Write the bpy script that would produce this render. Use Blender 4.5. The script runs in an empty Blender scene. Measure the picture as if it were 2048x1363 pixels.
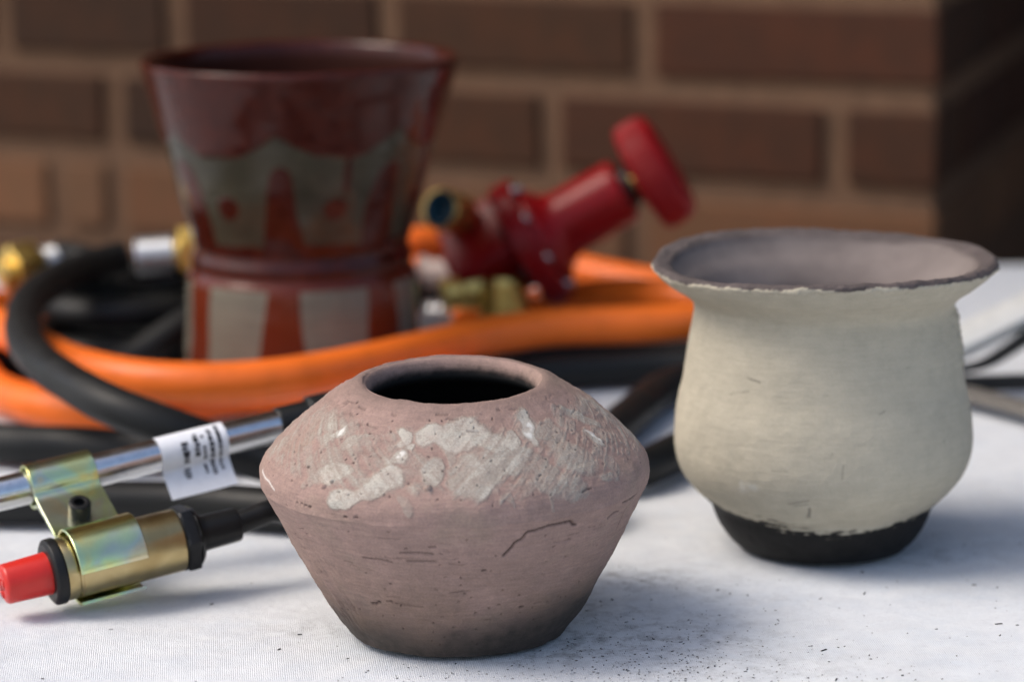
import bpy, math, random
import numpy as np
from mathutils import Vector, Matrix

# ---------------------------------------------------------------- camera, sky, sun, exposure
scene = bpy.context.scene
COL = scene.collection
PITCH, ROLL = math.radians(11.7), 0.013
r0 = Vector((1, 0, 0)); f0 = Vector((0, math.cos(PITCH), -math.sin(PITCH))); u0 = Vector((0, math.sin(PITCH), math.cos(PITCH)))
cr = r0 * math.cos(ROLL) - u0 * math.sin(ROLL); cu = u0 * math.cos(ROLL) + r0 * math.sin(ROLL)
cam_d = bpy.data.cameras.new("camera")
cam = bpy.data.objects.new("camera", cam_d); COL.objects.link(cam)
m = Matrix((cr, cu, -f0)).transposed().to_4x4(); m.translation = (0, 0, .33)
cam.matrix_world = m
cam_d.sensor_width = 36; cam_d.lens = 105; cam_d.clip_start = .05; cam_d.clip_end = 200
cam_d.dof.use_dof = True; cam_d.dof.focus_distance = 1.085; cam_d.dof.aperture_fstop = 6.2
cam_d.dof.aperture_blades = 0
scene.camera = cam

SUN_EL, SUN_AZ = math.radians(54), math.radians(-97)      # azimuth measured clockwise from +Y (into the picture)
world = bpy.data.worlds.new("World"); scene.world = world; world.use_nodes = True
wn = world.node_tree.nodes; wl = world.node_tree.links
sky = wn.new("ShaderNodeTexSky"); sky.sky_type = 'NISHITA'; sky.sun_disc = False
sky.sun_elevation = SUN_EL; sky.sun_rotation = SUN_AZ; sky.air_density = 1.0; sky.dust_density = 4.0; sky.ozone_density = 0.8
wl.new(sky.outputs[0], wn["Background"].inputs[0]); wn["Background"].inputs[1].default_value = .15
sun_d = bpy.data.lights.new("sun", 'SUN'); sun_d.energy = 1.1; sun_d.angle = math.radians(28); sun_d.color = (1, .93, .83)
sun = bpy.data.objects.new("sun", sun_d); COL.objects.link(sun)
SUND = Vector((math.sin(SUN_AZ) * math.cos(SUN_EL), math.cos(SUN_AZ) * math.cos(SUN_EL), math.sin(SUN_EL)))
sun.rotation_euler = SUND.to_track_quat('Z', 'Y').to_euler(); sun.location = SUND * 5
scene.view_settings.view_transform = 'Standard'; scene.view_settings.look = 'None'
scene.view_settings.exposure = 0.46; scene.view_settings.gamma = 1
scene.render.engine = 'CYCLES'; scene.cycles.use_denoising = True; scene.cycles.max_bounces = 8

# ---------------------------------------------------------------- helpers
rng = np.random.default_rng(7); random.seed(7)

def _h(ix, iy, iz, s):
    h = (ix.astype(np.uint32) * np.uint32(374761393)) ^ (iy.astype(np.uint32) * np.uint32(668265263)) ^ (iz.astype(np.uint32) * np.uint32(2246822519)) ^ np.uint32((s * 3266489917) & 0xffffffff)
    h = (h ^ (h >> np.uint32(13))) * np.uint32(1274126177); h ^= h >> np.uint32(16)
    return h.astype(np.float32) / np.float32(4294967295.0) * 2 - 1

def vnoise(p, s=0):
    p = np.asarray(p, np.float32); i = np.floor(p).astype(np.int64); f = p - i; f = f * f * (3 - 2 * f)
    x, y, z = i[..., 0], i[..., 1], i[..., 2]; fx, fy, fz = f[..., 0], f[..., 1], f[..., 2]
    def l(a, b, t): return a + (b - a) * t
    c = [[[_h(x + a, y + b, z + d, s) for d in (0, 1)] for b in (0, 1)] for a in (0, 1)]
    return l(l(l(c[0][0][0], c[1][0][0], fx), l(c[0][1][0], c[1][1][0], fx), fy), l(l(c[0][0][1], c[1][0][1], fx), l(c[0][1][1], c[1][1][1], fx), fy), fz)

def fbm(p, o=3, s=0):
    a, t, q = 1.0, 0, np.asarray(p, np.float32)
    for k in range(o): t = t + a * vnoise(q, s + k); q = q * 2.03 + 7.1; a *= .5
    return t

def sstep(a, b, x):
    t = np.clip((x - a) / (b - a), 0, 1); return t * t * (3 - 2 * t)

def mesh_np(name, v, quads, material=None, parent=None, smooth=True, attrs=None, uv=None, extra=None):
    me = bpy.data.meshes.new(name); v = np.asarray(v, np.float32); quads = np.asarray(quads, np.int32)
    n = len(quads); me.vertices.add(len(v)); me.vertices.foreach_set("co", v.ravel())
    me.loops.add(n * 4); me.loops.foreach_set("vertex_index", quads.ravel())
    me.polygons.add(n); me.polygons.foreach_set("loop_start", np.arange(0, n * 4, 4, dtype=np.int32)); me.polygons.foreach_set("loop_total", np.full(n, 4, np.int32))
    me.update(calc_edges=True); me.validate()
    me.polygons.foreach_set("use_smooth", np.full(len(me.polygons), smooth, bool))
    for k, a in (attrs or {}).items():
        at = me.attributes.new(k, 'FLOAT', 'POINT'); at.data.foreach_set("value", np.asarray(a, np.float32).ravel())
    if uv is not None:
        L = me.uv_layers.new(name="UVMap"); L.data.foreach_set("uv", np.asarray(uv, np.float32)[quads.ravel()].ravel())
    return link(name, me, material, parent)

def link(name, me, material=None, parent=None):
    o = bpy.data.objects.new(name, me); COL.objects.link(o)
    if material: me.materials.append(material)
    if parent: o.parent = parent
    return o

def poly(name, v, faces, material=None, parent=None, smooth=False, bevel=0):
    me = bpy.data.meshes.new(name); me.from_pydata([tuple(p) for p in v], [], faces); me.update()
    if smooth: me.polygons.foreach_set("use_smooth", [True] * len(me.polygons))
    o = link(name, me, material, parent)
    if bevel:
        b = o.modifiers.new("bevel", 'BEVEL'); b.width = bevel; b.segments = 3; b.limit_method = 'ANGLE'
    return o

def thing(name, label, cat, loc=(0, 0, 0), group=None):
    o = bpy.data.objects.new(name, None); COL.objects.link(o); o.location = loc; o.empty_display_size = .02
    return tag(o, label, cat, group)

def tag(o, label=None, cat=None, group=None, kind=None):
    if label: o["label"] = label
    if cat: o["category"] = cat
    if group: o["group"] = group
    if kind: o["kind"] = kind
    return o

def cmr(pts, n_per=12, closed=False):
    """Catmull-Rom through points"""
    P = np.asarray(pts, float); out = []
    Q = np.vstack([2 * P[0] - P[1], P, 2 * P[-1] - P[-2]])
    for i in range(len(P) - 1):
        a, b, c, d = Q[i:i + 4]
        for t in np.linspace(0, 1, n_per, endpoint=False):
            out.append(.5 * (2 * b + (c - a) * t + (2 * a - 5 * b + 4 * c - d) * t * t + (3 * b - a - 3 * c + d) * t ** 3))
    out.append(P[-1]); return np.array(out)

def resample(P, step):
    d = np.r_[0, np.cumsum(np.linalg.norm(np.diff(P, axis=0), axis=1))]
    s = np.linspace(0, d[-1], max(2, int(d[-1] / step) + 1))
    return np.stack([np.interp(s, d, P[:, k]) for k in range(P.shape[1])], 1), s

def tube(name, pts, rad, material, parent=None, segs=28, step=.004, caps=True, wob=0, smooth_pts=True, bump=None):
    P = cmr(pts) if smooth_pts else np.asarray(pts, float)
    P, s = resample(P, step); n = len(P)
    if n > 40:
        k = int(.016 / step); Q = np.vstack([np.repeat(P[:1], k, 0), P, np.repeat(P[-1:], k, 0)]); w = np.hanning(2 * k + 3)[1:-1]; w /= w.sum()
        P2 = np.stack([np.convolve(Q[:, c], w, 'valid') for c in range(3)], 1); P = P2[:n]; P = np.vstack([P[:]])
    T = np.gradient(P, axis=0); T /= np.linalg.norm(T, axis=1)[:, None]
    N = np.zeros_like(P); a = np.array([0, 0, 1.]) if abs(T[0][2]) < .9 else np.array([1., 0, 0])
    N[0] = a - T[0] * (a @ T[0]); N[0] /= np.linalg.norm(N[0])
    for i in range(1, n):
        v = N[i - 1] - T[i] * (N[i - 1] @ T[i]); N[i] = v / np.linalg.norm(v)
    B = np.cross(T, N); th = np.linspace(0, 2 * np.pi, segs, endpoint=False)
    R = np.full((n, segs), rad)
    if bump is not None: R = R + bump(s, th)
    ring = P[:, None] + R[..., None] * (np.cos(th)[None, :, None] * N[:, None] + np.sin(th)[None, :, None] * B[:, None])
    if wob: ring = ring + wob * fbm(ring * 40, 2)[..., None] * (ring - P[:, None]) / rad
    v = ring.reshape(-1, 3); uv = np.stack([np.repeat(s / (2 * np.pi * rad), segs), np.tile(th / (2 * np.pi), n)], 1)
    i, j = np.meshgrid(np.arange(n - 1), np.arange(segs), indexing='ij'); j2 = (j + 1) % segs
    q = np.stack([i * segs + j, i * segs + j2, (i + 1) * segs + j2, (i + 1) * segs + j], -1).reshape(-1, 4)
    if caps:
        k = len(v); v = np.vstack([v, P[:1], P[-1:]]); uv = np.vstack([uv, [[0, 0], [0, 0]]])
        jj = np.arange(0, segs, 2); a2 = (jj + 1) % segs; a3 = (jj + 2) % segs
        q = np.vstack([q, np.stack([np.full_like(jj, k), a3, a2, jj], 1), np.stack([np.full_like(jj, k + 1), (n - 1) * segs + jj, (n - 1) * segs + a2, (n - 1) * segs + a3], 1)])
    return mesh_np(name, v, q, material, parent, uv=uv)

def frame(origin, ax, up=(0, 0, 1)):
    a = Vector(ax).normalized(); u = Vector(up); u = (u - a * u.dot(a)).normalized(); w = a.cross(u)
    M = Matrix((a, u, w)).transposed().to_4x4(); M.translation = Vector(origin); return M

def lathe_ax(name, prof, M, material, parent=None, segs=40, fr=None, sharp=True):
    """profile [(s, r)] turned about the x axis of M; fr(theta, s) multiplies r"""
    prof = np.asarray(prof, float); n = len(prof); th = np.linspace(0, 2 * np.pi, segs, endpoint=False)
    R = prof[:, 1][:, None] * np.ones(segs)[None]
    if fr is not None: R = R * fr(th[None, :], prof[:, 0][:, None])
    v = np.stack([prof[:, 0][:, None] + 0 * R, R * np.cos(th), R * np.sin(th)], -1).reshape(-1, 3)
    A = np.array(M); v = v @ A[:3, :3].T + A[:3, 3]
    i, j = np.meshgrid(np.arange(n - 1), np.arange(segs), indexing='ij'); j2 = (j + 1) % segs
    q = np.stack([i * segs + j, (i + 1) * segs + j, (i + 1) * segs + j2, i * segs + j2], -1).reshape(-1, 4)
    o = mesh_np(name, v, q, material, parent)
    if sharp:
        o.data.set_sharp_from_angle(angle=math.radians(38))
    return o

def rnd(pts, k=.0006):
    """round the corners of an open profile"""
    P = [np.array(p, float) for p in pts]; out = [P[0]]
    for a, b, c in zip(P, P[1:], P[2:]):
        l1, l2 = np.linalg.norm(a - b), np.linalg.norm(c - b); kk = min(k, l1 * .45, l2 * .45)
        p, q = b + (a - b) / max(l1, 1e-9) * kk, b + (c - b) / max(l2, 1e-9) * kk
        for t in (0, .33, .67, 1): out.append((1 - t) ** 2 * p + 2 * t * (1 - t) * b + t * t * q)
    out.append(P[-1]); return out

# ---- node material builder
class NT:
    def __init__(s, name):
        s.m = bpy.data.materials.new(name); s.m.use_nodes = True; s.t = s.m.node_tree; s.b = s.t.nodes["Principled BSDF"]; s.o = s.t.nodes["Material Output"]
    def n(s, ty, **k):
        x = s.t.nodes.new(ty)
        for a, b in k.items(): setattr(x, a, b)
        return x
    def l(s, a, b): s.t.links.new(a, b)
    def coord(s, which='Object', scale=(1, 1, 1)):
        c = s.n("ShaderNodeTexCoord"); mp = s.n("ShaderNodeMapping"); mp.inputs['Scale'].default_value = scale
        s.l(c.outputs[which], mp.inputs[0]); return mp.outputs[0]
    def noise(s, scale, detail=3, rough=.55, vec=None, dist=0, off=0):
        x = s.n("ShaderNodeTexNoise"); x.inputs['Scale'].default_value = scale; x.inputs['Detail'].default_value = detail
        x.inputs['Roughness'].default_value = rough; x.inputs['Distortion'].default_value = dist
        v = vec if vec is not None else s.coord()
        if off:
            a = s.n("ShaderNodeVectorMath", operation='ADD'); s.l(v, a.inputs[0]); a.inputs[1].default_value = (off, off * .7, off * 1.3); v = a.outputs[0]
        s.l(v, x.inputs['Vector']); return x.outputs['Fac']
    def ramp(s, fac, stops):
        x = s.n("ShaderNodeValToRGB"); e = x.color_ramp.elements
        while len(e) < len(stops): e.new(.5)
        for q, (p, c) in zip(e, stops): q.position = p; q.color = (*c, 1) if not isinstance(c, (int, float)) else (c, c, c, 1)
        s.l(fac, x.inputs[0]); return x.outputs[0]
    def math(s, op, a, b=None, clamp=False):
        x = s.n("ShaderNodeMath", operation=op); x.use_clamp = clamp
        for i, q in enumerate((a, b)):
            if q is None: continue
            if isinstance(q, (int, float)): x.inputs[i].default_value = q
            else: s.l(q, x.inputs[i])
        return x.outputs[0]
    def sm(s, v, a, b):
        x = s.n("ShaderNodeMapRange", interpolation_type='SMOOTHSTEP'); s.l(v, x.inputs[0]); x.inputs[1].default_value = a; x.inputs[2].default_value = b; return x.outputs[0]
    def mix(s, f, a, b, mode='MIX'):
        x = s.n("ShaderNodeMix", data_type='RGBA', blend_type=mode)
        for i, q in ((0, f), (6, a), (7, b)):
            if isinstance(q, (int, float)): x.inputs[i].default_value = q
            elif isinstance(q, tuple): x.inputs[i].default_value = (*q, 1)
            else: s.l(q, x.inputs[i])
        return x.outputs[2]
    def attr(s, name): return s.n("ShaderNodeAttribute", attribute_name=name).outputs['Fac']
    def bump(s, h, strength=.3, dist=.001, prev=None):
        x = s.n("ShaderNodeBump"); x.inputs['Strength'].default_value = strength; x.inputs['Distance'].default_value = dist
        s.l(h, x.inputs['Height'])
        if prev is not None: s.l(prev, x.inputs['Normal'])
        return x.outputs[0]
    def out(s, col=None, rough=None, metal=None, normal=None, spec=None, coat=None):
        for k, q in (('Base Color', col), ('Roughness', rough), ('Metallic', metal), ('Normal', normal), ('Specular IOR Level', spec), ('Coat Weight', coat)):
            if q is None: continue
            if isinstance(q, tuple): s.b.inputs[k].default_value = (*q, 1)
            elif isinstance(q, (int, float)): s.b.inputs[k].default_value = q
            else: s.l(q, s.b.inputs[k])
        return s.m

def simple(name, col, rough=.5, metal=0., var=.12, nscale=200, bump=.1, bscale=900, bdist=.0003, rv=.1, coat=None, spec=None):
    t = NT(name); f = t.noise(nscale, 4)
    c = t.mix(1.0, col, t.ramp(f, [(.3, 1 - var), (.7, 1 + var)]), 'MULTIPLY')
    r = t.math('ADD', t.math('MULTIPLY', t.math('SUBTRACT', t.noise(nscale * .6, 3, off=3), .5), rv * 2), rough, True)
    return t.out(c, r, metal, t.bump(t.noise(bscale, 3), bump, bdist), coat=coat, spec=spec)

# ---------------------------------------------------------------- materials
# brick and mortar
def brick_mat(name, col, col2):
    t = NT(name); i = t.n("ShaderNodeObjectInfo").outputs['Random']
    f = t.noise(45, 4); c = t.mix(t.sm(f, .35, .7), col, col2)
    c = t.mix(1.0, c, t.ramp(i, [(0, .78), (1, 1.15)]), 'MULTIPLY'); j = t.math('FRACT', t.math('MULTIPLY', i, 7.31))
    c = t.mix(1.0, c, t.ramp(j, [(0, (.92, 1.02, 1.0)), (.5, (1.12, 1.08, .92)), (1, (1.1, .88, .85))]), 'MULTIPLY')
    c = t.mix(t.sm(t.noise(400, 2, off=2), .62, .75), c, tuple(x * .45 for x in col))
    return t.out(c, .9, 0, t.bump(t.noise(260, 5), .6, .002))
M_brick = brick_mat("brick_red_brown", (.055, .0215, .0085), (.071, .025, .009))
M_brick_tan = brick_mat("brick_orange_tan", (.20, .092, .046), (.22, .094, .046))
M_mortar = simple("mortar", (.195, .106, .058), .95, 0, .15, 60, .7, 500, .0015)
# paving; unseen parts added for shade
M_ground = simple("paving", (.22, .21, .2), .9, 0, .15, 8, .4, 60, .003)
M_added_shade = simple("added_shade_paint", (.30, .25, .2), .7, 0, .08, 10, .2, 200, .001)

def cloth_mat():
    t = NT("canvas_cloth"); v = t.coord()
    big = t.noise(17, 5, .6, vec=v); fine = t.noise(900, 3, vec=v); mid = t.noise(70, 4, vec=v, off=1)
    def wave(scale, d, rot):
        mp = t.n("ShaderNodeMapping"); mp.inputs['Rotation'].default_value = (0, 0, rot); t.l(v, mp.inputs[0])
        w = t.n("ShaderNodeTexWave", wave_type='BANDS', bands_direction='X'); w.inputs['Scale'].default_value = scale; w.inputs['Distortion'].default_value = d
        w.inputs['Detail'].default_value = 2; w.inputs['Detail Scale'].default_value = 1.5; t.l(mp.outputs[0], w.inputs[0]); return w.outputs['Fac']
    wx, wy = wave(410, 3.0, -.10), wave(520, 3.0, 1.47)
    weave = t.math('ADD', t.math('MULTIPLY', wx, .7), t.math('MULTIPLY', wy, .45))
    c = t.ramp(big, [(.3, (.615, .665, .725)), (.7, (.725, .752, .775))])
    c = t.mix(t.sm(mid, .3, .75), c, (.72, .748, .775))
    c = t.mix(t.math('MULTIPLY', t.math('SUBTRACT', 1.0, t.math('MULTIPLY', weave, .87, True)), t.math('MULTIPLY', t.sm(t.noise(45, 4, .7, vec=v, off=6), .3, .7), .42)), c, (.42, .43, .47))
    c = t.mix(t.math('MULTIPLY', t.sm(fine, .5, .75), .25), c, (.9, .9, .9)); c = t.mix(t.math('MULTIPLY', t.sm(t.noise(420, 3, .7, vec=v, off=12), .5, .75), .32), c, (.45, .46, .50))
    # soot smudges
    so = t.math('MULTIPLY', t.math('MULTIPLY', t.attr("soot"), .72), t.sm(t.noise(120, 6, .75, vec=v, off=4), .42, .66))
    so = t.math('MULTIPLY', so, t.math('ADD', .60, t.math('MULTIPLY', t.sm(t.noise(1300, 3, .7, vec=v, off=5), .42, .62), .75)), True)
    c = t.mix(so, c, (.07, .068, .066))
    # stray coloured lint, few
    l = t.sm(t.noise(700, 1, vec=v, off=9), .79, .82); c = t.mix(t.math('MULTIPLY', l, .5), c, (.55, .36, .36))
    n = t.bump(weave, .35, .0005); n = t.bump(t.noise(120, 4, vec=v), .25, .002, n); n = t.bump(fine, .2, .0004, n)
    t.b.inputs['Sheen Weight'].default_value = .15
    return t.out(c, .95, 0, n, spec=.15)
M_cloth = cloth_mat()
M_char = simple("charcoal", (.02, .019, .018), .8, 0, .3, 900, .4, 2500)

def pink_mat():
    t = NT("pink_raku_clay"); v = t.coord(); st = t.coord(scale=(1, 1, 9))
    low = t.noise(28, 4, vec=v); mid = t.noise(240, 4, vec=v, off=2); fine = t.noise(1500, 3, .65, vec=v, off=1); lines = t.noise(110, 4, .6, vec=st)
    c = t.ramp(low, [(.3, (.298, .206, .176)), (.55, (.332, .226, .195)), (.75, (.308, .230, .184))])
    c = t.mix(t.math('MULTIPLY', t.attr("brown"), .85), c, (.165, .113, .082))
    c = t.mix(1.0, c, t.ramp(mid, [(.25, .86), (.75, 1.12)]), 'MULTIPLY')
    c = t.mix(1.0, c, t.ramp(lines, [(.3, .88), (.7, 1.08)]), 'MULTIPLY')
    c = t.mix(1.0, c, t.ramp(fine, [(.3, .86), (.7, 1.12)]), 'MULTIPLY')
    g = t.math('ADD', t.attr("glaze"), t.math('ADD', t.math('MULTIPLY', t.math('SUBTRACT', mid, .5), .30), t.math('MULTIPLY', t.math('SUBTRACT', fine, .5), .45)))
    gm = t.math('ADD', t.math('MULTIPLY', t.sm(g, .22, .50), .55), t.math('MULTIPLY', t.sm(g, .47, .64), .45)); gt = t.sm(g, .62, .95)
    gc = t.mix(gt, (.335, .298, .255), (.47, .448, .395)); gc = t.mix(1.0, gc, t.ramp(fine, [(.3, .84), (.7, 1.14)]), 'MULTIPLY')
    c = t.mix(t.math('MULTIPLY', gm, t.ramp(t.noise(130, 4, .6, vec=v, off=3), [(.3, .62), (.6, .95)])), c, gc)
    c = t.mix(t.attr("white"), c, (.75, .74, .70))
    so = t.math('MULTIPLY', t.attr("soot"), t.math('ADD', .55, t.math('MULTIPLY', t.math('ADD', low, mid), .45)), True)
    c = t.mix(so, c, (.052, .044, .038))
    sp = t.sm(t.noise(650, 2, .6, vec=v, off=7), .75, .80)
    c = t.mix(t.math('MULTIPLY', sp, .75), c, (.10, .075, .065))
    c = t.mix(t.attr("crack"), c, (.05, .03, .027))
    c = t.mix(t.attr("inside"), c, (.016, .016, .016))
    n = t.bump(fine, .35, .0006); n = t.bump(lines, .12, .0008, n); n = t.bump(gm, .35, .0004, n)
    return t.out(c, t.ramp(mid, [(.3, .72), (.7, .9)]), 0, n, spec=.3)
M_pink = pink_mat()

def cream_mat():
    t = NT("cream_unfired_glaze"); v = t.coord(); st = t.coord(scale=(1, 1, 8))
    low = t.noise(22, 4, vec=v); mid = t.noise(150, 4, vec=v, off=2); fine = t.noise(1400, 3, vec=v, off=1); lines = t.noise(90, 4, .6, vec=st)
    c = t.ramp(low, [(.3, (.445, .408, .32)), (.7, (.485, .44, .34))])
    c = t.mix(1.0, c, t.ramp(mid, [(.3, .94), (.7, 1.05)]), 'MULTIPLY'); c = t.mix(1.0, c, t.ramp(lines, [(.3, .95), (.7, 1.04)]), 'MULTIPLY')
    c = t.mix(1.0, c, t.ramp(fine, [(.3, .95), (.7, 1.05)]), 'MULTIPLY')
    c = t.mix(t.attr("white"), c, (.60, .59, .53))
    k = t.attr("clay"); gc = t.ramp(t.noise(60, 4, vec=v, off=5), [(.3, (.075, .062, .060)), (.7, (.125, .102, .098))]); gc = t.mix(1.0, gc, t.ramp(fine, [(.3, .85), (.7, 1.15)]), 'MULTIPLY')
    c = t.mix(k, c, gc)
    c = t.mix(t.math('MULTIPLY', t.attr("clay_inside"), 1.0), c, t.ramp(t.noise(35, 4, vec=v, off=6), [(.3, (.155, .130, .122)), (.7, (.235, .20, .186))]))
    bl = t.ramp(mid, [(.3, (.006, .0058, .0055)), (.7, (.013, .0122, .0114))]); c = t.mix(t.attr("carbon"), c, bl)
    c = t.mix(t.attr("mark"), c, (.09, .085, .075))
    sp = t.sm(t.noise(420, 2, .5, vec=v, off=8), .765, .80); c = t.mix(t.math('MULTIPLY', sp, .5), c, (.17, .16, .13))
    n = t.bump(lines, .14, .0008); n = t.bump(fine, .22, .0005, n)
    return t.out(c, t.math('SUBTRACT', .9, t.math('MULTIPLY', t.attr("carbon"), .25)), 0, n, spec=.25)
M_cream = cream_mat()

def redpot_mat():
    t = NT("red_grey_glaze"); v = t.coord(); st = t.coord(scale=(1, 1, 7))
    low = t.noise(35, 4, vec=v); mid = t.noise(160, 4, vec=v, off=2); lines = t.noise(70, 4, vec=st)
    g = t.ramp(low, [(.3, (.038, .036, .024)), (.7, (.068, .061, .040))]); g = t.mix(t.sm(t.attr('foot'), 0., 1.), g, (.175, .160, .125)); g = t.mix(1.0, g, t.ramp(lines, [(.3, .85), (.7, 1.12)]), 'MULTIPLY')  # cone darker than the foot: its shade is put into the glaze colour
    r = t.ramp(mid, [(.3, (.038, .0068, .0042)), (.7, (.068, .0115, .006))])
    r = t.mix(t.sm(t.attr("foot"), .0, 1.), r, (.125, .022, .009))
    c = t.mix(t.sm(t.math('ADD', t.attr("red"), t.math('MULTIPLY', t.math('SUBTRACT', mid, .5), .2)), .4, .62), g, r)
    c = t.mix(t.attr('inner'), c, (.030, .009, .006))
    n = t.bump(lines, .04, .0006); n = t.bump(t.noise(500, 3, vec=v), .08, .0004, n)
    return t.out(c, t.math('ADD', t.ramp(mid, [(.3, .13), (.7, .22)]), t.math('MULTIPLY', t.attr('inner'), .5), True), 0, n, spec=t.math('SUBTRACT', .30, t.math('MULTIPLY', t.attr('inner'), .25)))
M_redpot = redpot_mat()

def hose_mat(name, c1, c2, rough, stripes):
    t = NT(name); uv = t.n("ShaderNodeTexCoord").outputs['UV']; mp = t.n("ShaderNodeMapping"); mp.inputs['Scale'].default_value = (.25, stripes, 1); t.l(uv, mp.inputs[0])
    lines = t.noise(1.0, 3, .6, vec=mp.outputs[0]); v = t.coord(); f = t.noise(60, 4, vec=v); fine = t.noise(900, 3, vec=v)
    c = t.mix(t.sm(lines, .35, .7), c1, c2); c = t.mix(1.0, c, t.ramp(f, [(.28, .86), (.5, 1.0), (.7, 1.05)]), 'MULTIPLY')
    sp = t.sm(t.noise(260, 2, vec=v, off=4), .74, .78); c = t.mix(t.math('MULTIPLY', sp, .5), c, tuple(x * .3 for x in c1))
    n = t.bump(lines, .14, .0006); n = t.bump(fine, .12, .0003, n)
    return t.out(c, t.ramp(f, [(.3, rough - .06), (.7, rough + .08)]), 0, n, spec=.32)
M_orange = hose_mat("orange_rubber", (.86, .165, .018), (.92, .185, .022), .36, 4)
M_black = hose_mat("black_rubber", (.006, .0066, .0068), (.013, .0142, .0146), .50, 14)
M_plastic = simple("black_plastic", (.008, .0085, .009), .42, 0, .2, 200, .15, 1500, .0003, spec=.3)
M_steel_black = simple("black_oxide_steel", (.011, .0115, .012), .40, .2, .2, 400, .25, 1800, .0003, spec=.35)
M_redplastic = simple("red_plastic", (.60, .022, .014), .33, 0, .06, 120, .12, 1200, .0003)
M_regred = simple("red_enamel_paint", (.23, .003, .005), .33, 0, .12, 120, .18, 700, .0004, spec=.24)
M_knob = simple("red_knob_plastic", (.24, .004, .006), .46, 0, .1, 120, .1, 800, .0003, spec=.2)
M_brass = simple("brass", (.80, .58, .18), .38, 1., .15, 150, .15, 900, .0003)
M_alu = simple("dull_aluminium", (.58, .60, .63), .34, .9, .1, 150, .2, 700, .0003)
M_dullsteel = simple('dull_grey_steel', (.20, .185, .165), .5, .3, .1, 200)
M_silver = simple('silver_paint', (.78, .78, .74), .38, .4, .06, 200, .1, 700, .0002)
M_screw = simple('zinc_screw', (.30, .30, .31), .22, 1., .1, 300)
M_teal = simple("teal_thread_seal", (.008, .06, .10), .4, 0, .1, 300)
M_paper = simple("pinkish_white_sleeve", (.58, .47, .44), .6, 0, .06, 200)
M_ink = simple("label_ink", (.03, .03, .035), .7, 0, .1, 300)
M_label = simple("white_vinyl_sticker", (.80, .82, .86), .42, 0, .04, 300, .1, 700)

def chrome_mat():
    t = NT("chrome_tube"); v = t.coord(); s = t.noise(260, 4, .65, vec=t.coord(scale=(1, 1, 1)))
    c = t.ramp(s, [(.3, (.66, .67, .69)), (.7, (.78, .79, .80))]); sp = t.sm(t.noise(600, 2, vec=v, off=3), .7, .75)
    c = t.mix(t.math('MULTIPLY', sp, .6), c, (.25, .22, .2))
    return t.out(c, t.ramp(t.noise(130, 5, .7, vec=v), [(.3, .13), (.7, .27)]), 1.0, t.bump(s, .08, .0004))
M_chrome = chrome_mat()

def zinc_mat(name, stops, rough):
    t = NT(name); v = t.coord(); f = t.noise(48, 2, .5, vec=v, dist=.8); c = t.ramp(f, stops)
    d = t.noise(500, 4, .7, vec=v, off=2); c = t.mix(1.0, c, t.ramp(d, [(.3, .97), (.7, 1.02)]), 'MULTIPLY')
    return t.out(c, t.ramp(d, [(.3, rough - .02), (.7, rough + .03)]), 1.0, t.bump(t.noise(60, 2, vec=v), .06, .002))
M_zinc = zinc_mat("yellow_zinc_plate", [(.25, (.72, .70, .27)), (.42, (.86, .76, .28)), (.52, (.66, .80, .42)), (.64, (.62, .68, .52)), (.78, (.86, .62, .32))], .24)
M_gold = zinc_mat("bronze_zinc_barrel", [(.3, (.44, .35, .17)), (.5, (.52, .42, .22)), (.7, (.42, .32, .15))], .30)

# ---------------------------------------------------------------- ground, wall, added shade parts
g = poly("ground", [(-40, -40, -.76), (40, -40, -.76), (40, 40, -.76), (-40, 40, -.76)], [(0, 1, 2, 3)], M_ground); tag(g, kind='structure')

wall = thing("brick_wall", "shaded red brown brick wall with wide sandy mortar joints behind the table", "wall", (.278, 1.93, 0))
al = math.atan(.49)
E = Vector((-math.cos(al), math.sin(al), 0)); N = Vector((-math.sin(al), -math.cos(al), 0))   # along the wall to the left, out of the wall
J, CH = .019, .0667

def brick_mesh(w, h, d, seed):
    r = random.Random(seed); b = .0018; v = []; f = []
    for (dd, k) in ((0, 0), (d - b, 0), (d, b)):
        for (x, z) in ((k, k), (w - k, k), (w - k, h - k), (k, h - k)):
            v.append((x + r.uniform(-.0008, .0008), dd + (r.uniform(-.0006, .0006) if dd else 0), z + r.uniform(-.0008, .0008)))
    for a in (0, 4):
        for i in range(4): f.append((a + i, a + (i + 1) % 4, a + 4 + (i + 1) % 4, a + 4 + i))
    f.append((8, 9, 10, 11)); f.append((3, 2, 1, 0))
    me = bpy.data.meshes.new("brick"); me.from_pydata(v, [], f); me.update(); return me

R_wall = Matrix((E, N, Vector((0, 0, 1)))).transposed()
Es = Vector((.32, .947, 0)); Es.normalize(); Ns = Vector((.947, -.32, 0)).normalized()
# mortar body of the corner: front face along E, side face along Es
mz0, mz1 = -.76, 1.62
def wpt(e, n_, z): return E * e + N * n_ + Vector((0, 0, z))
back = 2.3
c0 = -N * .004
A = [c0 + E * .003, c0 + E * back, E * back - N * .25, Es * 1.2 - Ns * .004 - N * .0, Es * .004 - Ns * .004]
pts = [Vector((.0, 0, 0)) + E * .004 - N * .005, E * back - N * .005, E * back - N * .25, E * .25 - N * .25 + Es * 1.0, Es * 1.2 - Ns * .005]
vb = [(p.x, p.y, mz0) for p in pts] + [(p.x, p.y, mz1) for p in pts]
mor = poly("mortar", vb, [(i, (i + 1) % 5, 5 + (i + 1) % 5, 5 + i) for i in range(5)] + [(9, 8, 7, 6, 5), (0, 1, 2, 3, 4)], M_mortar, wall)

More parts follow.
